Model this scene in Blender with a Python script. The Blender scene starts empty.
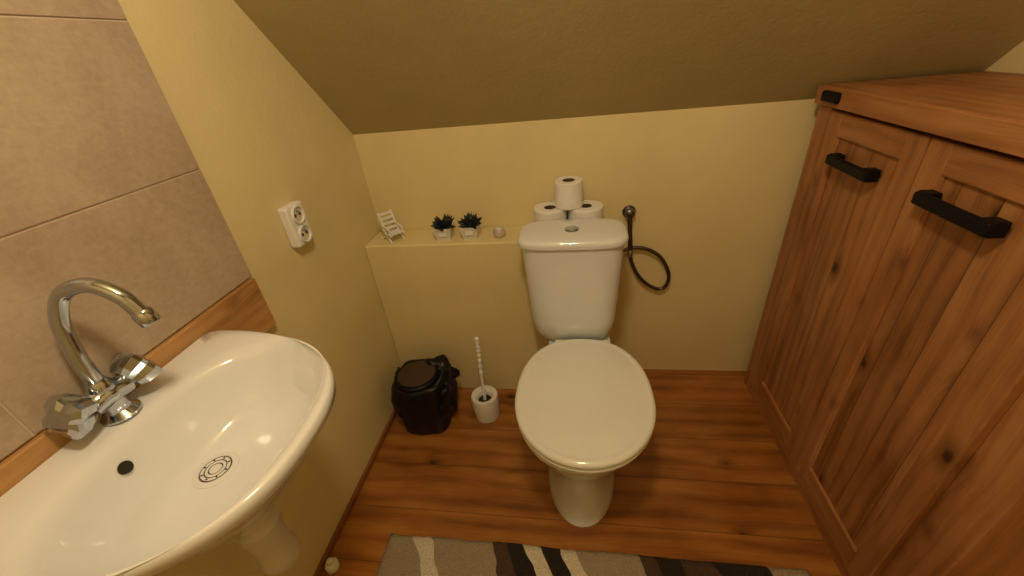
import bpy, bmesh, math, random
from mathutils import Matrix, Vector, noise
random.seed(4)
sc=bpy.context.scene
try:
    sc.view_settings.view_transform='Standard'; sc.view_settings.look='None'
except Exception: pass

# ------------------------------------------------------------ materials
def newmat(name):
    m=bpy.data.materials.new(name); m.use_nodes=True
    nt=m.node_tree; b=nt.nodes['Principled BSDF']
    return m,nt,b
class N:
    def __init__(s,nt): s.nt=nt
    def n(s,t,**k):
        x=s.nt.nodes.new(t)
        for a,v in k.items():
            if a.startswith('i_'):
                key=a[2:]; key=int(key) if key.isdigit() else key.replace('_',' ')
                x.inputs[key].default_value=v
            else: setattr(x,a,v)
        return x
    def l(s,a,b): s.nt.links.new(a,b)
    def math(s,op,a,b=None,c=None):
        x=s.nt.nodes.new('ShaderNodeMath'); x.operation=op
        for i,v in enumerate((a,b,c)):
            if v is None: continue
            if isinstance(v,(int,float)): x.inputs[i].default_value=v
            else: s.l(v,x.inputs[i])
        return x.outputs[0]
    def ramp(s,fac,stops,interp='LINEAR'):
        x=s.nt.nodes.new('ShaderNodeValToRGB'); r=x.color_ramp; r.interpolation=interp
        while len(r.elements)<len(stops): r.elements.new(.5)
        for e,(p,c) in zip(r.elements,stops): e.position=p; e.color=(*c,1)
        s.l(fac,x.inputs[0]); return x.outputs[0]
    def mix(s,fac,a,b,mode='MIX'):
        x=s.nt.nodes.new('ShaderNodeMix'); x.data_type='RGBA'; x.blend_type=mode
        for i,v in ((0,fac),(6,a),(7,b)):
            if isinstance(v,(int,float)): x.inputs[i].default_value=v
            elif isinstance(v,tuple): x.inputs[i].default_value=(*v,1)
            else: s.l(v,x.inputs[i])
        return x.outputs[2]
    def bump(s,h,b,strength=.2,dist=.01):
        x=s.nt.nodes.new('ShaderNodeBump'); x.inputs['Strength'].default_value=strength; x.inputs['Distance'].default_value=dist
        s.l(h,x.inputs['Height']); s.l(x.outputs[0],b.inputs['Normal'])
def plain(name,col,rough=.5,metal=0,var=.06,scale=30,bump=0,coat=0,spec=.5):
    m,nt,b=newmat(name); k=N(nt)
    tc=k.n('ShaderNodeTexCoord'); no=k.n('ShaderNodeTexNoise',i_Scale=scale,i_Detail=4.0); k.l(tc.outputs['Object'],no.inputs[0])
    lo=tuple(c*(1-var) for c in col); hi=tuple(min(1,c*(1+var)) for c in col)
    k.l(k.ramp(no.outputs[0],[(.3,lo),(.7,hi)]),b.inputs['Base Color'])
    b.inputs['Roughness'].default_value=rough; b.inputs['Metallic'].default_value=metal
    b.inputs['Specular IOR Level'].default_value=spec
    if coat: b.inputs['Coat Weight'].default_value=coat; b.inputs['Coat Roughness'].default_value=.05
    if bump: k.bump(no.outputs[0],b,bump,.003)
    return m
def plaster(name,col,var=.07):
    m,nt,b=newmat(name); k=N(nt)
    tc=k.n('ShaderNodeTexCoord')
    n1=k.n('ShaderNodeTexNoise',i_Scale=3.0,i_Detail=5.0); k.l(tc.outputs['Object'],n1.inputs[0])
    n2=k.n('ShaderNodeTexNoise',i_Scale=90.0,i_Detail=5.0); k.l(tc.outputs['Object'],n2.inputs[0])
    n3=k.n('ShaderNodeTexNoise',i_Scale=14.0,i_Detail=3.0); k.l(tc.outputs['Object'],n3.inputs[0])
    a=k.ramp(n1.outputs[0],[(.3,tuple(c*(1-var) for c in col)),(.7,tuple(c*(1+var) for c in col))])
    k.l(a,b.inputs['Base Color']); b.inputs['Roughness'].default_value=.62
    h=k.math('ADD',k.math('MULTIPLY',n2.outputs[0],.5),n3.outputs[0]); k.bump(h,b,.25,.006)
    return m
def wood(name,grain,cross,cols,board=0.0,boff=0.0,knots=1.0,rough=.4,freq=28,kscale=5.0,coat=0,gap=True,krad=.015,wamp=.08,bvar=.5,famp=.4,off=0.0,dark=(.03,.010,.003)):
    """grain / cross = axis index along and across the boards"""
    m,nt,b=newmat(name); k=N(nt)
    tc=k.n('ShaderNodeTexCoord'); sp=k.n('ShaderNodeSeparateXYZ'); k.l(tc.outputs['Object'],sp.inputs[0])
    g=sp.outputs[grain]; c=sp.outputs[cross]; o=sp.outputs[3-grain-cross]
    if board:
        q=k.math('DIVIDE',k.math('ADD',c,boff),board); fl=k.math('FLOOR',q); fr=k.math('FRACT',q)
        wn=k.n('ShaderNodeTexWhiteNoise'); wn.noise_dimensions='1D'; k.l(k.math('ADD',fl,off),wn.inputs['W']); rnd=wn.outputs['Value']
        g2=k.math('ADD',g,k.math('MULTIPLY',rnd,7.3))
    else: rnd=None; g2=k.math('ADD',g,off)
    gs=k.math('MULTIPLY',g2,.32)
    cm=k.n('ShaderNodeCombineXYZ'); k.l(gs,cm.inputs[0]); k.l(c,cm.inputs[1]); k.l(o,cm.inputs[2])
    ck=k.n('ShaderNodeCombineXYZ'); k.l(gs,ck.inputs[0]); k.l(c,ck.inputs[1])
    vo=k.n('ShaderNodeTexVoronoi',i_Scale=kscale); vo.voronoi_dimensions='2D'; k.l(ck.outputs[0],vo.inputs['Vector'])
    ps=k.n('ShaderNodeSeparateXYZ'); k.l(vo.outputs['Position'],ps.inputs[0])
    dg=k.math('MULTIPLY',k.math('SUBTRACT',gs,ps.outputs[0]),1.9)
    dc=k.math('SUBTRACT',c,ps.outputs[1])
    D=k.math('SQRT',k.math('ADD',k.math('MULTIPLY',dg,dg),k.math('MULTIPLY',dc,dc)))
    vs=k.n('ShaderNodeTexWhiteNoise'); vs.noise_dimensions='3D'; k.l(vo.outputs['Position'],vs.inputs[0]); kr=vs.outputs['Value']
    ncoord=k.n('ShaderNodeTexNoise',i_Scale=4.0,i_Detail=2.0); k.l(cm.outputs[0],ncoord.inputs[0])
    bend=k.math('MULTIPLY',k.math('EXPONENT',k.math('MULTIPLY',D,-34.0)),k.math('MULTIPLY',kr,.04*knots))
    u=k.math('ADD',k.math('ADD',c,k.math('MULTIPLY',o,.6)),k.math('ADD',k.math('MULTIPLY',ncoord.outputs[0],.085),bend))
    if rnd is not None: u=k.math('ADD',u,k.math('MULTIPLY',rnd,3.1))
    wv=k.math('MULTIPLY_ADD',k.math('SINE',k.math('MULTIPLY',u,freq*6.28)),.5,.5)
    wv=k.math('POWER',wv,2.2)
    cf=k.n('ShaderNodeCombineXYZ'); k.l(k.math('MULTIPLY',g2,4.0),cf.inputs[0]); k.l(k.math('MULTIPLY',u,260.0),cf.inputs[1]); k.l(k.math('MULTIPLY',o,60.0),cf.inputs[2])
    fn=k.n('ShaderNodeTexNoise',i_Scale=1.0,i_Detail=6.0,i_Roughness=.7); k.l(cf.outputs[0],fn.inputs[0])
    f=k.math('ADD',k.math('MULTIPLY',wv,-wamp),k.math('MULTIPLY',fn.outputs[0],famp))
    big=k.n('ShaderNodeTexNoise',i_Scale=9.0,i_Detail=5.0,i_Roughness=.6); k.l(cm.outputs[0],big.inputs[0])
    f=k.math('ADD',f,k.math('MULTIPLY',big.outputs[0],.70))
    mu=.5*famp+.35-.32*wamp
    col=k.ramp(f,[(mu-.20,cols[0]),(mu,cols[1]),(mu+.20,cols[2])])
    if rnd is not None and bvar:
        col=k.mix(bvar,col,k.ramp(rnd,[(0,(.65,.65,.65)),(1,(1.25,1.25,1.25))]),'MULTIPLY')
    if knots:
        rad=k.math('MULTIPLY_ADD',kr,krad*1.5,-krad*.55)
        dn=k.math('ADD',D,k.math('MULTIPLY',k.math('SUBTRACT',fn.outputs[0],.5),.012))
        halo=k.n('ShaderNodeMapRange'); halo.interpolation_type='SMOOTHSTEP'
        k.l(k.math('SUBTRACT',dn,rad),halo.inputs[0]); halo.inputs[1].default_value=0; halo.inputs[2].default_value=.028; halo.inputs[3].default_value=.65; halo.inputs[4].default_value=0
        col=k.mix(halo.outputs[0],col,tuple(.5*a+1.2*d for a,d in zip(cols[0],dark)))
        kn=k.n('ShaderNodeMapRange'); kn.interpolation_type='SMOOTHSTEP'
        k.l(k.math('SUBTRACT',dn,rad),kn.inputs[0]); kn.inputs[1].default_value=-.007; kn.inputs[2].default_value=.004; kn.inputs[3].default_value=.88; kn.inputs[4].default_value=0
        col=k.mix(kn.outputs[0],col,dark)
    if board and gap:
        e=k.math('MINIMUM',fr,k.math('SUBTRACT',1.0,fr))
        mr=k.n('ShaderNodeMapRange'); k.l(e,mr.inputs[0]); mr.inputs[1].default_value=0; mr.inputs[2].default_value=.0018/board; mr.inputs[3].default_value=.85; mr.inputs[4].default_value=0
        col=k.mix(mr.outputs[0],col,dark)
    k.l(col,b.inputs['Base Color']); 
    k.l(k.math('MULTIPLY_ADD',fn.outputs[0],.2,rough-.1),b.inputs['Roughness'])
    if coat: b.inputs['Coat Weight'].default_value=coat; b.inputs['Coat Roughness'].default_value=.2
    k.bump(f,b,.12,.003)
    return m
M={}
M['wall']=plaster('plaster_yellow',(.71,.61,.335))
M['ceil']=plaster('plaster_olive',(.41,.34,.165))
M['floor']=wood('floor_pine',0,1,[(.19,.060,.010),(.36,.135,.024),(.52,.235,.055)],board=.172,boff=.05,knots=1.0,rough=.33,freq=15,kscale=5.8,coat=.2,krad=.016,wamp=.12,bvar=.5)
oak=[(.19,.072,.022),(.36,.155,.053),(.49,.245,.10)]
M['oakv']=wood('cabinet_oak_vertical',2,1,oak,knots=.8,rough=.5,freq=26,kscale=5.5,krad=.011,wamp=.08)
M['oakp']=wood('cabinet_oak_panel',2,1,oak,board=.088,boff=.012,knots=1.0,rough=.5,freq=22,kscale=8.5,krad=.018,bvar=.35,wamp=.12,off=3)
M['oakh']=wood('cabinet_oak_horizontal',1,2,oak,knots=.5,rough=.5,freq=26,kscale=5,krad=.009,wamp=.08)
M['oakt']=wood('cabinet_oak_top',1,0,oak,knots=.6,rough=.5,freq=22,kscale=5,krad=.010,wamp=.08)
M['plank']=wood('pine_plank',1,2,[(.27,.125,.038),(.46,.25,.09),(.58,.35,.145)],knots=1.0,rough=.6,freq=24,kscale=11,krad=.017,off=.35,dark=(.07,.028,.009))
M['trim']=wood('pine_trim',1,2,[(.10,.035,.01),(.22,.085,.025),(.3,.13,.04)],knots=.3,rough=.5,freq=30)
M['ceramic']=plain('white_ceramic',(.70,.75,.79),.10,var=.01,coat=.6)
M['sinkc']=plain('sink_ceramic',(.77,.80,.83),.10,var=.01,coat=.5)
M['lid']=plain('toilet_lid_plastic',(.75,.78,.76),.12,var=.01,coat=.5)
M['plastic']=plain('white_plastic',(.76,.77,.77),.35,var=.02)
M['pvc']=plain('beige_pvc',(.62,.58,.50),.4,var=.03)
M['chrome']=plain('chrome',(.50,.55,.64),.09,metal=1,var=.02)
M['dchrome']=plain('dark_steel',(.11,.10,.095),.3,metal=.9,var=.05)
M['black']=plain('black_metal',(.004,.004,.005),.5,var=.1,spec=.2)
M['bag']=plain('black_bin_bag',(.003,.003,.004),.42,var=.2,scale=40,bump=.4,spec=.35)
M['binlid']=plain('bin_lid_brown_reflection',(.050,.028,.019),.35,var=.1)  # brownish reflection on the lid, painted in as base colour
M['paper']=plain('toilet_paper_white',(.77,.77,.76),.9,var=.03,scale=60,bump=.2)
M['core']=plain('cardboard_core_shaded',(.10,.065,.04),.9)  # cardboard darkened so the tube reads as a shaded hole
M['dark']=plain('dark_hole',(.01,.009,.008),.6)
M['leaf']=plain('succulent_leaf',(.004,.009,.009),.5,var=.3)
M['soil']=plain('soil',(.03,.02,.012),.95,var=.3)
M['pot']=plain('pot_white',(.66,.65,.60),.5,var=.04)
M['wax']=plain('glass_votive',(.50,.46,.42),.3,var=.1)

def tilemat():
    m,nt,b=newmat('beige_wall_tile'); k=N(nt)
    tc=k.n('ShaderNodeTexCoord'); sp=k.n('ShaderNodeSeparateXYZ'); k.l(tc.outputs['Object'],sp.inputs[0])
    cm=k.n('ShaderNodeCombineXYZ'); k.l(sp.outputs[1],cm.inputs[0]); k.l(k.math('MULTIPLY',sp.outputs[2],.7),cm.inputs[1])
    n1=k.n('ShaderNodeTexNoise',i_Scale=7.0,i_Detail=7.0,i_Distortion=.6); k.l(cm.outputs[0],n1.inputs[0])
    n2=k.n('ShaderNodeTexNoise',i_Scale=70.0,i_Detail=8.0,i_Roughness=.8); k.l(tc.outputs['Object'],n2.inputs[0])
    cs=k.n('ShaderNodeCombineXYZ'); k.l(k.math('MULTIPLY',sp.outputs[1],40.0),cs.inputs[0]); k.l(k.math('MULTIPLY',sp.outputs[2],150.0),cs.inputs[1])
    n3=k.n('ShaderNodeTexNoise',i_Scale=1.0,i_Detail=4.0); k.l(cs.outputs[0],n3.inputs[0])
    f=k.math('ADD',k.math('ADD',k.math('MULTIPLY',n1.outputs[0],.45),k.math('MULTIPLY',n2.outputs[0],.43)),k.math('MULTIPLY',n3.outputs[0],.12))
    k.l(k.ramp(f,[(.34,(.35,.265,.195)),(.5,(.445,.35,.265)),(.66,(.54,.445,.345))]),b.inputs['Base Color'])
    b.inputs['Roughness'].default_value=.42; k.bump(n2.outputs[0],b,.15,.003)
    return m
M['tile']=tilemat(); M['grout']=plain('tile_grout',(.58,.50,.40),.9)
def rugmat():
    m,nt,b=newmat('rug_pile'); k=N(nt)
    tc=k.n('ShaderNodeTexCoord'); sp=k.n('ShaderNodeSeparateXYZ'); k.l(tc.outputs['Object'],sp.inputs[0])
    nz=k.n('ShaderNodeTexNoise',i_Scale=5.0,i_Detail=2.0); k.l(tc.outputs['Object'],nz.inputs[0])
    x=k.math('ADD',k.math('ADD',sp.outputs[0],k.math('MULTIPLY',sp.outputs[1],.55)),k.math('MULTIPLY',nz.outputs[0],.10))
    f=k.math('DIVIDE',k.math('ADD',x,.14),1.25)
    W=(.80,.74,.62);G=(.42,.35,.26);B=(.022,.016,.013);D=(.09,.05,.03)
    col=k.ramp(f,[(0,G),(.07,W),(.12,G),(.27,D),(.31,B),(.36,W),(.41,B),(.46,W),(.49,G),(.62,D),(.66,B),(.72,D),(.80,B),(.9,G)],'CONSTANT')
    n2=k.n('ShaderNodeTexNoise',i_Scale=260.0,i_Detail=3.0); k.l(tc.outputs['Object'],n2.inputs[0])
    col=k.mix(.7,col,k.ramp(n2.outputs[0],[(.3,(.55,.55,.55)),(.7,(1.2,1.2,1.2))]),'MULTIPLY')
    k.l(col,b.inputs['Base Color']); b.inputs['Roughness'].default_value=.95; k.bump(n2.outputs[0],b,.8,.01)
    return m
M['rug']=rugmat()

# ------------------------------------------------------------ geometry helpers
def link(name,me,mat,parent=None,smooth=False):
    o=bpy.data.objects.new(name,me); bpy.context.collection.objects.link(o)
    if mat: me.materials.append(M[mat])
    if smooth:
        for p in me.polygons: p.use_smooth=True
    if parent: o.parent=parent
    return o
def group(name):
    e=bpy.data.objects.new(name,None); e.empty_display_size=.1; bpy.context.collection.objects.link(e); return e
def box(name,lo,hi,mat,parent=None,bev=0,seg=3,mtx=None):
    bm=bmesh.new(); bmesh.ops.create_cube(bm,size=1)
    for v in bm.verts:
        v.co=Vector([lo[i]+(v.co[i]+.5)*(hi[i]-lo[i]) for i in range(3)])
    if bev: bmesh.ops.bevel(bm,geom=bm.edges[:],offset=bev,segments=seg,affect='EDGES',profile=.5)
    if mtx is not None: bm.transform(mtx)
    bmesh.ops.recalc_face_normals(bm,faces=bm.faces)
    me=bpy.data.meshes.new(name); bm.to_mesh(me); bm.free()
    o=link(name,me,mat,parent)
    return o
def prism(name,pts,mat,axis,a,b):
    """extrude 2D polygon (other two axes in order) along axis"""
    bm=bmesh.new(); 
    def mk(p,t):
        c=list(p); c.insert(axis,t); return bm.verts.new(c)
    A=[mk(p,a) for p in pts]; B=[mk(p,b) for p in pts]
    bm.faces.new(A); bm.faces.new(B[::-1]); n=len(pts)
    for i in range(n): bm.faces.new((A[i],B[i],B[(i+1)%n],A[(i+1)%n]))
    bmesh.ops.recalc_face_normals(bm,faces=bm.faces)
    me=bpy.data.meshes.new(name); bm.to_mesh(me); bm.free(); return link(name,me,mat)
def loft(name,rings,mat,parent=None,cap0=True,cap1=True,smooth=True,mtx=None,closed=False,auto=40):
    bm=bmesh.new(); R=[[bm.verts.new(p) for p in r] for r in rings]; n=len(R[0])
    m=len(R)
    for i in range(m if closed else m-1):
        a,b=R[i],R[(i+1)%m]
        for j in range(n): bm.faces.new((a[j],a[(j+1)%n],b[(j+1)%n],b[j]))
    if not closed:
        if cap0: bm.faces.new(R[0][::-1])
        if cap1: bm.faces.new(R[-1])
    if mtx is not None: bm.transform(mtx)
    bmesh.ops.recalc_face_normals(bm,faces=bm.faces)
    me=bpy.data.meshes.new(name); bm.to_mesh(me); bm.free()
    o=link(name,me,mat,parent,smooth)
    if smooth: me.set_sharp_from_angle(angle=math.radians(auto))
    return o
def lathe(name,prof,loc,mat,parent=None,n=48,mtx=None,cap0=True,cap1=True,fn=None,auto=40,closed=False):
    rings=[]
    for r,z in prof:
        ring=[]; r=max(r,.0002)
        for j in range(n):
            t=2*math.pi*j/n; rr=r*(fn(t,z) if fn else 1)
            ring.append((rr*math.cos(t),rr*math.sin(t),z))
        rings.append(ring)
    T=Matrix.Translation(loc)
    if mtx is not None: T=T@mtx
    return loft(name,rings,mat,parent,cap0,cap1,mtx=T,auto=auto,closed=closed)
def catmull(pts,k=10):
    P=[Vector(p) for p in pts]; P=[P[0]*2-P[1]]+P+[P[-1]*2-P[-2]]; out=[]
    for i in range(1,len(P)-2):
        for j in range(k):
            t=j/k; a,b,c,d=P[i-1:i+3]
            out.append(.5*((2*b)+(c-a)*t+(2*a-5*b+4*c-d)*t*t+(-a+3*b-3*c+d)*t**3))
    out.append(P[-2]); return out
def tube(name,pts,r,mat,parent=None,n=16,k=10,rf=None):
    C=catmull(pts,k) if k else [Vector(p) for p in pts]; rings=[]; up=None
    for i,c in enumerate(C):
        t=(C[min(i+1,len(C)-1)]-C[max(i-1,0)]).normalized()
        if up is None:
            up=t.cross(Vector((0,0,1)));
            if up.length<.1: up=t.cross(Vector((1,0,0)))
            up.normalize()
        up=(up-t*up.dot(t)).normalized(); s=t.cross(up); rr=r*(rf(i,len(C)) if rf else 1)
        rings.append([c+up*rr*math.cos(2*math.pi*j/n)+s*rr*math.sin(2*math.pi*j/n) for j in range(n)])
    return loft(name,rings,mat,parent)
def axis_to(v):
    return Vector((0,0,1)).rotation_difference(Vector(v).normalized()).to_matrix().to_4x4()

# ------------------------------------------------------------ room
YB=.153
box('floor',(-.1,-2.0,-.05),(2.0,.3,0),'floor')
box('wall_left',(-.1,-2.0,0),(0,.3,2.45),'wall')
box('wall_back',(0,YB,0),(1.9,.3,1.5),'wall')
box('wall_back_ledge',(0,0,0),(.93,YB,.73),'wall',bev=.006)
box('wall_right',(1.9,-2.0,0),(2.0,.3,2.45),'wall')
box('wall_front',(-.1,-2.1,0),(2.0,-2.0,2.45),'wall')
zc=lambda y:1.104-1.0*(y-YB)
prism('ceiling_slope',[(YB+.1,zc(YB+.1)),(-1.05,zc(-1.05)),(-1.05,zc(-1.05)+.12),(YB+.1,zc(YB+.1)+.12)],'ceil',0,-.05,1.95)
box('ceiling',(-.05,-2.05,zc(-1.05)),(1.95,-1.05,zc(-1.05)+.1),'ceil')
box('baseboard_left',(0,-1.9,0),(.012,-.02,.022),'trim')

# tiles on the left wall
tg=group('wall_tiles')
box('grout_bed',(0,-1.75,.905),(.010,-.530,2.3),'grout',tg)
zs=[(.907,1.1635),(1.1665,1.4255),(1.4285,1.688),(1.691,1.95),(1.953,2.21)]
ys=[(-.532,-1.00),(-1.003,-1.47)]
for i,(a,b) in enumerate(zs):
    for j,(c,d) in enumerate(ys): box('tile_%d_%d'%(i,j),(.004,d,a),(.0125,c,b),'tile',tg,bev=.0012,seg=2)
box('wall_plank',(0,-1.5,.765),(.020,-.535,.903),'plank',bev=.003)

# double outlet
og=group('wall_outlet')
oy,oz=-.322,.953
box('housing',(0,oy-.037,oz-.058),(.030,oy+.037,oz+.058),'plastic',og,bev=.007)
for s in (-1,1):
    c=(.030,oy,oz+s*.028)
    lathe('socket_ring',[(.0255,-.002),(.0255,.004),(.0235,.006),(.0215,.005),(.0205,.0005)],c,'plastic',og,mtx=axis_to((1,0,0)),cap1=False,cap0=False)
    lathe('socket_floor',[(.021,-.001),(.021,.0006)],c,'pvc',og,mtx=axis_to((1,0,0)))
    for q in (-1,1): lathe('pin_hole',[(.0042,0),(.0042,.0012)],(.030,oy+q*.0095,oz+s*.028),'dark',og,n=12,mtx=axis_to((1,0,0)))
    lathe('earth_pin',[(.0024,0),(.0024,.012),(.001,.014)],(.030,oy,oz+s*.028+.011),'chrome',og,n=12,mtx=axis_to((1,0,0)))

# ------------------------------------------------------------ toilet
tx=.80
T=group('toilet')
def egg(yc,hw,lf,lb,z,nb=2.5,nf=2.1,n=64,x0=tx):
    r=[]
    for j in range(n):
        t=2*math.pi*j/n; c,s=math.cos(t),math.sin(t)
        e=nf if s<0 else nb
        rx=math.copysign(abs(c)**(2/e),c)*hw; ry=math.copysign(abs(s)**(2/e),s)*(lf if s<0 else lb)
        r.append((x0+rx,yc+ry,z))
    return r
body=[(0,-.38,.112,.205,.24),(.012,-.38,.115,.208,.24),(.03,-.38,.108,.198,.24),(.09,-.38,.098,.182,.24),(.16,-.38,.096,.176,.24),(.23,-.39,.112,.185,.24),
 (.29,-.40,.142,.212,.23),(.34,-.42,.168,.222,.23),(.375,-.43,.182,.228,.23),(.398,-.44,.187,.226,.24),(.408,-.44,.184,.222,.24)]
loft('bowl_body',[egg(b,c,d,e,a) for a,b,c,d,e in body],'ceramic',T)
def srect(x0,hw,y0,y1,z,e=5,n=64):
    r=[]; yc=(y0+y1)/2; hy=abs(y1-y0)/2
    for j in range(n):
        t=2*math.pi*j/n; c,s=math.cos(t),math.sin(t)
        r.append((x0+math.copysign(abs(c)**(2/e),c)*hw,yc+math.copysign(abs(s)**(2/e),s)*hy,z))
    return r
loft('rear_shelf',[srect(tx,.085,-.015,-.25,.0),srect(tx,.09,-.01,-.25,.2),srect(tx,.10,-.01,-.25,.34),srect(tx,.112,-.01,-.25,.385),srect(tx,.108,-.012,-.245,.402)],'ceramic',T)
def off(d,z):
    return egg(-.45,.199-d,.227-d,.268-d,z,nb=2.35,nf=2.05,n=96,x0=tx+.008)
loft('seat_ring',[off(.012,.408),off(.004,.411),off(.002,.418),off(.006,.425),off(.01,.427)],'lid',T)
loft('seat_lid',[off(.006,.4285),off(.001,.431),off(.0,.437),off(.003,.443),off(.009,.4465),off(.016,.447),off(.020,.4455),off(.026,.4462),off(.05,.449),off(.09,.452),off(.14,.4535),off(.19,.454)],'lid',T,auto=60)
for s in (-1,1):
    tube('hinge',[(tx+.008+s*.07-.020,-.187,.428),(tx+.008+s*.07+.020,-.187,.428)],.010,'lid',T,k=0)
tk=.780
tank=[(.400,.080,-.035,-.135),(.405,.100,-.022,-.150),(.420,.120,-.014,-.163),(.446,.134,-.009,-.170),(.49,.143,-.006,-.175),(.60,.150,-.004,-.178),(.70,.156,-.003,-.181),(.788,.161,-.003,-.184)]
loft('tank_body',[srect(tk,b,c,d,a,4.2) for a,b,c,d in tank],'ceramic',T)
tl=[(.783,.165,.0,-.188),(.786,.170,.0,-.192),(.796,.172,.0,-.194),(.805,.170,-.001,-.192),(.811,.163,-.006,-.185),(.814,.147,-.018,-.171),(.8155,.10,-.05,-.135)]
loft('tank_lid',[srect(tk,b,c,d,a,4.2) for a,b,c,d in tl],'ceramic',T)
lathe('flush_button',[(.023,0),(.023,.003),(.020,.005),(.018,.0045),(.0175,.003),(.0165,.0055),(.006,.007)],(tk,-.105,.8145),'chrome',T)
for s in (-1,1): lathe('floor_bolt_cap',[(.008,0),(.008,.006),(.004,.011)],(tx+s*.10,-.33,.03),'plastic',T,n=20)

# ------------------------------------------------------------ toilet rolls
def roll(name,x,y,z,r=.058,h=.098,rot=0):
    g=group(name)
    prof=[(.020,0),(r-.003,0),(r,.003),(r,h-.003),(r-.003,h),(.035,h+.0005),(.0215,h-.001),(.0205,h-.004)]
    lathe('paper',prof,(x,y,z),'paper',g,fn=lambda t,zz:1+.012*math.sin(2*t+x*40),closed=True)
    lathe('core',[(.0205,.001),(.0205,h-.001),(.019,h-.001),(.019,.001)],(x,y,z),'core',g,closed=True,n=32)
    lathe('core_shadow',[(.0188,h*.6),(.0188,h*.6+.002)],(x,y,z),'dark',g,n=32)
    box('loose_edge',(x+r*.96,y-.004,z+.002),(x+r*1.012,y+.004,z+h-.002),'paper',g,mtx=Matrix.Translation((x,y,0))@Matrix.Rotation(rot,4,'Z')@Matrix.Translation((-x,-y,0)))
roll('toilet_paper_roll',.703,.072,.73,r=.0585,rot=-1.2)
roll('toilet_paper_roll',.828,.072,.73,r=.0600,rot=-2.2)
roll('toilet_paper_roll',.770,.075,.8285,r=.049,h=.092,rot=-1.8)

# ------------------------------------------------------------ ledge things
def plant(x,y,seed):
    random.seed(seed); g=group('potted_succulent'); z=.73; a,b,h=.025,.033,.048
    def sq(w,zz): return [(x+sx*w,y+sy*w,zz) for sx,sy in ((-1,-1),(1,-1),(1,1),(-1,1))]
    loft('pot',[sq(a,z),sq(b,z+h),sq(b-.004,z+h),sq(b-.005,z+h-.008)],'pot',g,smooth=False)
    loft('soil',[sq(b-.0055,z+h-.009),sq(b-.0055,z+h-.006)],'soil',g,smooth=False)
    box('pot_label',(x-.014,y-b-.0005,z+.020),(x+.014,y-b+.002,z+.034),'plastic',g)
    for i in range(36):
        t=random.random()*6.28; el=.0+1.2*random.random(); L=.042+.016*random.random()
        d=Vector((math.cos(t)*math.cos(el),math.sin(t)*math.cos(el),math.sin(el)*.8))
        s=Vector((x,y,z+h-.002)); p2=s+d*L*.55+Vector((0,0,.001)); p3=s+d*L+Vector((0,0,.004))
        tube('leaf_%d'%i,[s,p2,p3],.0080,'leaf',g,n=8,k=4,rf=lambda i,n:max(.08,math.sin(math.pi*(.22+.78*i/(n-1)))))
plant(.308,.055,1); plant(.408,.058,5)
vg=group('votive_candle_holder')
lathe('glass',[(.012,0),(.019,.003),(.023,.014),(.021,.026),(.015,.032),(.013,.031),(.012,.027)],(.515,.055,.73),'wax',vg)
lathe('wax_fill',[(.0125,.0),(.0125,.0275)],(.515,.055,.7315),'plastic',vg,n=24)
# miniature deck chair
dg=group('miniature_deck_chair')
cx0,cy0=.090,.070
Rz=Matrix.Translation((cx0,cy0,.7305))@Matrix.Rotation(math.radians(48),4,'Z')
def bar(n,a,b,w=.003,mat='plastic'):
    a=Vector(a);b=Vector(b); L=(b-a).length
    return box(n,(-w,-w,0),(w,w,L),mat,dg,mtx=Rz@Matrix.Translation(a)@axis_to(b-a))
for s in (-.026,.026):
    bar('back_rail',(s,-.012,.018),(s,.024,.104)); bar('front_leg',(s,-.046,.0),(s,.012,.045)); bar('rear_leg',(s,.026,.0),(s,-.012,.026)); bar('seat_rail',(s,-.056,.030),(s,.008,.020)); bar('armrest',(s,-.050,.050),(s,.014,.056)); bar('arm_post',(s,-.044,.028),(s,-.044,.050))
for i in range(5):
    t=.12+.2*i; y=-.012+.036*t; z=.018+.086*t
    box('back_slat_%d'%i,(-.027,y-.0035,z-.005),(.027,y+.0005,z+.005),'plastic',dg,mtx=Rz)
for i in range(5):
    y=-.053+.012*i; box('seat_slat_%d'%i,(-.027,y-.0035,.032-.002*i),(.027,y+.0035,.035-.002*i),'plastic',dg,mtx=Rz)

# ------------------------------------------------------------ bidet hose
hg=group('bidet_hose')
lathe('wall_rosette',[(.024,0),(.024,.004),(.018,.010),(.012,.014)],(.986,YB,.768),'dchrome',hg,mtx=axis_to((0,-1,0)))
lathe('sprayer_head',[(.010,0),(.017,.006),(.019,.018),(.014,.03),(.006,.034)],(.986,YB-.012,.768),'dchrome',hg,mtx=axis_to((0,-1,.25)))
tube('stem',[(.986,YB-.030,.765),(.989,YB-.032,.71),(.993,YB-.030,.66),(.996,YB-.028,.625)],.0085,'dchrome',hg)
tube('hose',[(.996,YB-.028,.63),(1.0,YB-.03,.585),(1.025,YB-.03,.525),(1.065,YB-.028,.475),(1.115,YB-.026,.448),(1.142,YB-.026,.468),(1.145,YB-.026,.520),(1.11,YB-.026,.588),(1.055,YB-.026,.626),(1.0,YB-.026,.632),(.955,YB-.04,.622)],.0068,'dchrome',hg,n=10,k=16,rf=lambda i,n:1+.07*(i%2))
lathe('hose_collar',[(.009,0),(.0105,.004),(.0105,.02),(.008,.025)],(.996,YB-.028,.60),'chrome',hg,n=20)

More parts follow.
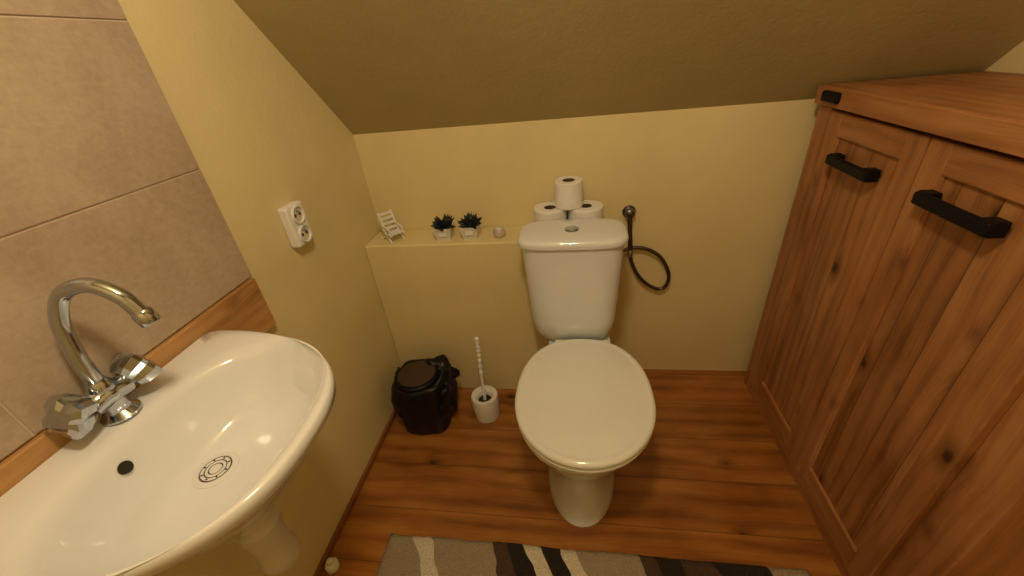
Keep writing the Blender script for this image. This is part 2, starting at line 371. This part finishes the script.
# ------------------------------------------------------------ toilet brush
bg=group('toilet_brush')
bx,by=.414,-.145
lathe('cup',[(.046,0),(.050,.003),(.054,.05),(.055,.112),(.053,.117),(.044,.118),(.034,.112),(.028,.102),(.026,.085)],(bx,by,0),'plastic',bg)
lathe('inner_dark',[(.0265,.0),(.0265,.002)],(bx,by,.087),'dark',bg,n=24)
tube('handle',[(bx,by,.09),(bx-.004,by+.02,.2),(bx-.006,by+.04,.29),(bx-.008,by+.052,.355)],.0085,'plastic',bg,k=14,n=12,rf=lambda i,n:(.75+.4*(i%4<2)) if i>n*.35 else .75)
lathe('handle_knob',[(.004,0),(.0095,.004),(.0095,.016),(.004,.021)],(bx-.008,by+.052,.352),'plastic',bg,n=16)

# ------------------------------------------------------------ bin with bag
ng=group('waste_bin')
nx,ny=.170,-.172
def bf(t,z):
    w=min(1,max(0,z/.05))
    sq=1/(abs(math.cos(t-.1))**5+abs(math.sin(t-.1))**5)**.2
    return (.3+.7*sq)*(1+(.022*math.sin(7*t+z*22)+.014*math.sin(13*t-z*35)+.09*noise.noise(Vector((math.cos(t)*2.5,math.sin(t)*2.5,z*14))))*(.4+.6*w))
lathe('bag_body',[(.080,0),(.093,.002),(.097,.02),(.099,.06),(.101,.10),(.103,.14),(.106,.175),(.108,.20),(.107,.215),(.103,.232),(.097,.243),(.088,.247)],(nx,ny,0),'bag',ng,n=120,fn=bf,auto=80)
def fold(name,c,s,seed):
    bm=bmesh.new(); bmesh.ops.create_icosphere(bm,subdivisions=4,radius=1)
    for v in bm.verts:
        p=v.co.copy(); d=1+.5*noise.noise(p*1.9+Vector((seed,0,0)))+.28*abs(noise.noise(p*5+Vector((0,seed,0))))
        v.co=Vector((c[0]+p.x*d*s[0],c[1]+p.y*d*s[1],c[2]+p.z*d*s[2]))
    me=bpy.data.meshes.new(name); bm.to_mesh(me); bm.free(); link(name,me,'bag',ng,True)
fold('bag_fold_side',(nx+.098,ny+.005,.150),(.030,.075,.100),3.1)
fold('bag_fold_back',(nx+.050,ny+.060,.200),(.070,.045,.062),12.0)
fold('bag_fold_left',(nx-.085,ny-.01,.15),(.025,.07,.085),5.0)
lathe('lid',[(.080,.0),(.088,.004),(.088,.013),(.082,.018),(.078,.0165),(.04,.0175),(.0,.0178)],(nx-.002,ny-.012,.245),'black',ng,cap1=False)
lathe('lid_panel',[(.074,0),(.074,.0025),(.070,.004),(.0,.0045)],(nx-.002,ny-.012,.2615),'binlid',ng,cap1=False)

# ------------------------------------------------------------ wash basin
S=group('wash_basin')
yc=-.945; Z=.87
def outer(n=96):
    pts=[]
    for j in range(n):
        t=2*math.pi*j/n; dx,dy=math.cos(t),math.sin(t)
        lo,hi=0,.5
        for _ in range(30):
            m=(lo+hi)/2; x=.19+dx*m; y=dy*m
            ty=abs(y)/.25
            inside=(x>0.0) and ty<1 and x<.400*(1-ty**2.5)**(1/2.43) and (((max(0,.06-x)/.06)**3*.03+abs(y))<.2465)
            if inside: lo=m
            else: hi=m
        pts.append((.19+dx*lo,dy*lo))
    return pts
O=outer()
def inner(n=96):
    pts=[]
    for j in range(n):
        t=2*math.pi*j/n; c,s=math.cos(t),math.sin(t)
        e=2.3; a=.148 if c>0 else .130
        pts.append((.221+math.copysign(abs(c)**(2/e),c)*a,math.copysign(abs(s)**(2/e),s)*.212))
    return pts
I=inner(); dc=(.168,.012)
def mixr(A,B,t,z,cx=None,s=1.0):
    out=[]
    for (a,b),(c,d) in zip(A,B):
        x=a*(1-t)+c*t; y=b*(1-t)+d*t
        out.append((.19+(x-.19)*s,yc+y*s,z))
    return out
Dn=[(dc[0]+.024*math.cos(2*math.pi*j/96),dc[1]+.024*math.sin(2*math.pi*j/96)) for j in range(96)]
rings=[mixr(O,Dn,.80,Z-.180),mixr(O,Dn,.6,Z-.165),mixr(O,Dn,.38,Z-.128),mixr(O,Dn,.25,Z-.085),mixr(O,Dn,.15,Z-.050),mixr(O,Dn,.075,Z-.033),mixr(O,O,0,Z-.024),mixr(O,O,0,Z-.010,s=1.003),mixr(O,O,0,Z-.003,s=.996),
 mixr(O,O,0,Z,s=.982),mixr(O,I,.40,Z+.000),mixr(O,I,.75,Z-.004),mixr(O,I,1,Z-.010),mixr(I,Dn,.05,Z-.024),mixr(I,Dn,.12,Z-.050),mixr(I,Dn,.22,Z-.080),mixr(I,Dn,.36,Z-.104),mixr(I,Dn,.55,Z-.118),mixr(I,Dn,.8,Z-.125),mixr(I,Dn,1,Z-.128),mixr(I,Dn,1.0,Z-.134)]
rings=[[(max(x,.021),y,z) for x,y,z in r] for r in rings]
loft('basin',rings,'sinkc',S,cap1=True,auto=70)
dz=Z-.1275
DX,DY=dc[0],yc+dc[1]
lathe('drain_flange',[(.036,.0),(.036,.0015),(.033,.003),(.0265,.0035),(.0255,.002)],(DX,DY,dz),'plastic',S,cap1=False)
for i,ri in enumerate((.0255,.0185,.0120)):
    lathe('drain_slot_%d'%i,[(ri,0),(ri,.0026),(ri-.0022,.0026),(ri-.0022,0)],(DX,DY,dz),'dchrome',S,n=40,closed=True)
for i,(ra,rb) in enumerate(((.0233,.0185),(.0163,.0120),(.0098,.0002))):
    lathe('drain_bar_%d'%i,[(ra,0),(ra,.0032),(rb,.0034),(rb,0)],(DX,DY,dz),'plastic',S,n=40)
for i in range(8):
    t=6.283*i/8; lathe('strainer_hole_%d'%i,[(.0018,0),(.0018,.001)],(DX+.0208*math.cos(t),DY+.0208*math.sin(t),dz+.0029),'dark',S,n=8)
lathe('overflow_hole',[(.0100,0),(.0100,.005)],(.0975,yc-.046,Z-.046),'dark',S,n=24,mtx=axis_to((1,.05,.45)))
tx0,ty0=.190,yc+.0
tube('tailpiece',[(dc[0],yc+dc[1],Z-.17),(tx0,ty0,.64),(tx0,ty0,.60)],.019,'pvc',S,k=0)
lathe('slip_nut',[(.029,0),(.033,.004),(.033,.026),(.029,.030)],(tx0,ty0,.61),'pvc',S,n=10)
lathe('trap_bottle',[(.018,0),(.032,.004),(.038,.02),(.038,.035),(.033,.045),(.034,.10),(.038,.115),(.038,.135),(.022,.150)],(tx0,ty0,.465),'pvc',S)
tube('outlet_pipe',[(tx0,ty0,.56),(.08,ty0,.56),(.0,ty0,.56)],.018,'pvc',S,k=0)

# mixer tap
G=group('mixer_tap')
px,py=.052,-.925
lathe('base_flange',[(.027,0),(.027,.003),(.022,.008),(.018,.012),(.017,.030),(.020,.036)],(px,py,Z+.0005),'chrome',G)
tube('valve_body',[(px,py-.030,.909),(px,py-.015,.911),(px,py,.913),(px,py+.015,.911),(px,py+.030,.909)],.0175,'chrome',G,k=4,rf=lambda i,n:1.0+.22*math.exp(-((i-(n-1)/2)/3)**2))
lathe('spout_collar',[(.017,0),(.018,.004),(.016,.014),(.0125,.022)],(px,py,.920),'chrome',G)
tube('spout',[(px,py,.93),(px-.003,py+.004,.985),(px-.000,py+.014,1.045),(px+.018,py+.027,1.083),(px+.055,py+.037,1.092),(px+.088,py+.043,1.070),(px+.103,py+.045,1.037)],.0112,'chrome',G,k=12,n=24)
lathe('aerator',[(.0120,0),(.0140,.003),(.0140,.020),(.0120,.023)],(px+.102,py+.045,1.042),'chrome',G,mtx=axis_to((.35,.02,-1)),n=24)
for s in (-1,1):
    d=Vector((.16,s*1.0,.38)).normalized()
    q=Vector((px,py+s*.020,.911))
    lathe('knob_stem',[(.014,0),(.014,.014),(.011,.02)],q,'chrome',G,mtx=axis_to(d),n=20)
    lathe('knob',[(.012,0),(.022,.003),(.027,.012),(.031,.030),(.029,.036),(.018,.041),(.008,.042)],q+d*.010,'chrome',G,mtx=axis_to(d)@Matrix.Rotation(.5,4,'Z'),n=16,fn=lambda t,z:1+.20*math.cos(4*t)*min(1,z/.006),auto=12)

# floor pipe cap
cg=group('pipe_end_cap')
lathe('cap',[(.018,0),(.020,.003),(.020,.020),(.016,.026),(.010,.028),(.009,.042),(.004,.046)],(.040,-.765,0),'plastic',cg)

# ------------------------------------------------------------ cabinet
K=group('wooden_cabinet')
X0=1.498; Y0,Y1=.092,-.80
box('carcass',(X0+.020,Y1,.0),(1.895,Y0,1.098),'oakv',K,bev=.002,seg=1)
box('end_stile',(X0+.002,.026,.0),(X0+.021,Y0,1.098),'oakv',K,bev=.002,seg=1)
box('plinth',(X0+.004,Y1,.0),(X0+.021,.022,.045),'oakh',K,bev=.002,seg=1)
box('top_board',(X0-.010,Y1-.01,1.100),(1.895,Y0+.003,1.150),'oakt',K,bev=.004)
box('top_edge',(X0-.014,Y1-.01,1.102),(X0-.0095,Y0+.003,1.148),'oakh',K,bev=.0015,seg=1)
def door(i,ya,yb):
    z0,z1=.05,1.092; w=.058; xf=X0
    box('door%d_stile_a'%i,(xf,ya-w,z0),(xf+.020,ya,z1),'oakv',K,bev=.003)
    box('door%d_stile_b'%i,(xf,yb,z0),(xf+.020,yb+w,z1),'oakv',K,bev=.003)
    box('door%d_rail_top'%i,(xf,yb+w,z1-.06),(xf+.020,ya-w,z1),'oakh',K,bev=.003)
    box('door%d_rail_bottom'%i,(xf,yb+w,z0),(xf+.020,ya-w,z0+.075),'oakh',K,bev=.003)
    box('door%d_panel'%i,(xf+.008,yb+w-.004,z0+.07),(xf+.0195,ya-w+.004,z1-.055),'oakp',K)
    box('door%d_moulding_a'%i,(xf+.003,ya-w-.006,z0+.07),(xf+.012,ya-w+.002,z1-.055),'oakv',K,bev=.002)
    box('door%d_moulding_b'%i,(xf+.003,yb+w-.002,z0+.07),(xf+.012,yb+w+.006,z1-.055),'oakv',K,bev=.002)
door(1,.022,-.345); door(2,-.349,-.715)
def handle(n,yc_,z,L=.175):
    for s in (-1,1): box(n+'_foot',(X0-.026,yc_+s*(L/2-.014)-.014,z-.0145),(X0+.001,yc_+s*(L/2-.014)+.014,z+.0145),'black',K,bev=.003)
    box(n+'_bar',(X0-.033,yc_-L/2,z-.013),(X0-.019,yc_+L/2,z+.013),'black',K,bev=.005)
handle('handle_one',-.163,.985); handle('handle_two',-.492,.990)
box('corner_bracket',(X0-.026,-.032,1.114),(X0-.012,.045,1.142),'black',K,bev=.005)

# ------------------------------------------------------------ rug
RF=-.652
bm=bmesh.new(); bmesh.ops.create_grid(bm,x_segments=120,y_segments=60,size=.5)
for v in bm.verts:
    x=.185+(v.co.x+.5)*1.235; y=-1.35+(v.co.y+.5)*(RF+1.35)
    e=min(x-.185,1.42-x,y+1.35,RF-y); v.co=Vector((x,y+.006*noise.noise(Vector((x*6,0,0))),.003+.012*min(1,max(0,e)/.012)+.003*noise.noise(Vector((x*60,y*60,0)))))
r=bmesh.ops.extrude_face_region(bm,geom=bm.faces[:])
for v in [g for g in r['geom'] if isinstance(g,bmesh.types.BMVert)]: v.co.z=.0005
bmesh.ops.recalc_face_normals(bm,faces=bm.faces)
me=bpy.data.meshes.new('striped_rug'); bm.to_mesh(me); bm.free(); link('striped_rug',me,'rug',None,True)

# ------------------------------------------------------------ light
def lamp(name,loc,e,col,size):
    l=bpy.data.lights.new(name,'POINT'); l.energy=e; l.color=col; l.shadow_soft_size=size
    o=bpy.data.objects.new(name,l); o.location=loc; bpy.context.collection.objects.link(o)
lamp('ceiling_lamp',(.74,-1.06,1.98),27,(1,.785,.52),.08)
w=bpy.data.worlds.new('World'); sc.world=w; w.use_nodes=True
w.node_tree.nodes['Background'].inputs[0].default_value=(1,.8,.5,1); w.node_tree.nodes['Background'].inputs[1].default_value=.1

# ------------------------------------------------------------ camera
p,y,r=.5390,.1849,-.1078
F=Vector((-math.sin(y)*math.cos(p),math.cos(y)*math.cos(p),-math.sin(p)))
Rt=Vector((math.cos(y),math.sin(y),0)); U=Rt.cross(F)
A=Rt*math.cos(r)+U*math.sin(r); U2=-Rt*math.sin(r)+U*math.cos(r)
cam=bpy.data.cameras.new('camera'); co=bpy.data.objects.new('camera',cam); bpy.context.collection.objects.link(co)
cam.sensor_width=36; cam.lens=402.5743/1024*36; cam.clip_start=.02
m=Matrix((A,U2,-F)).transposed().to_4x4(); m.translation=Vector((.792,-1.2941,1.3260)); co.matrix_world=m
sc.camera=co
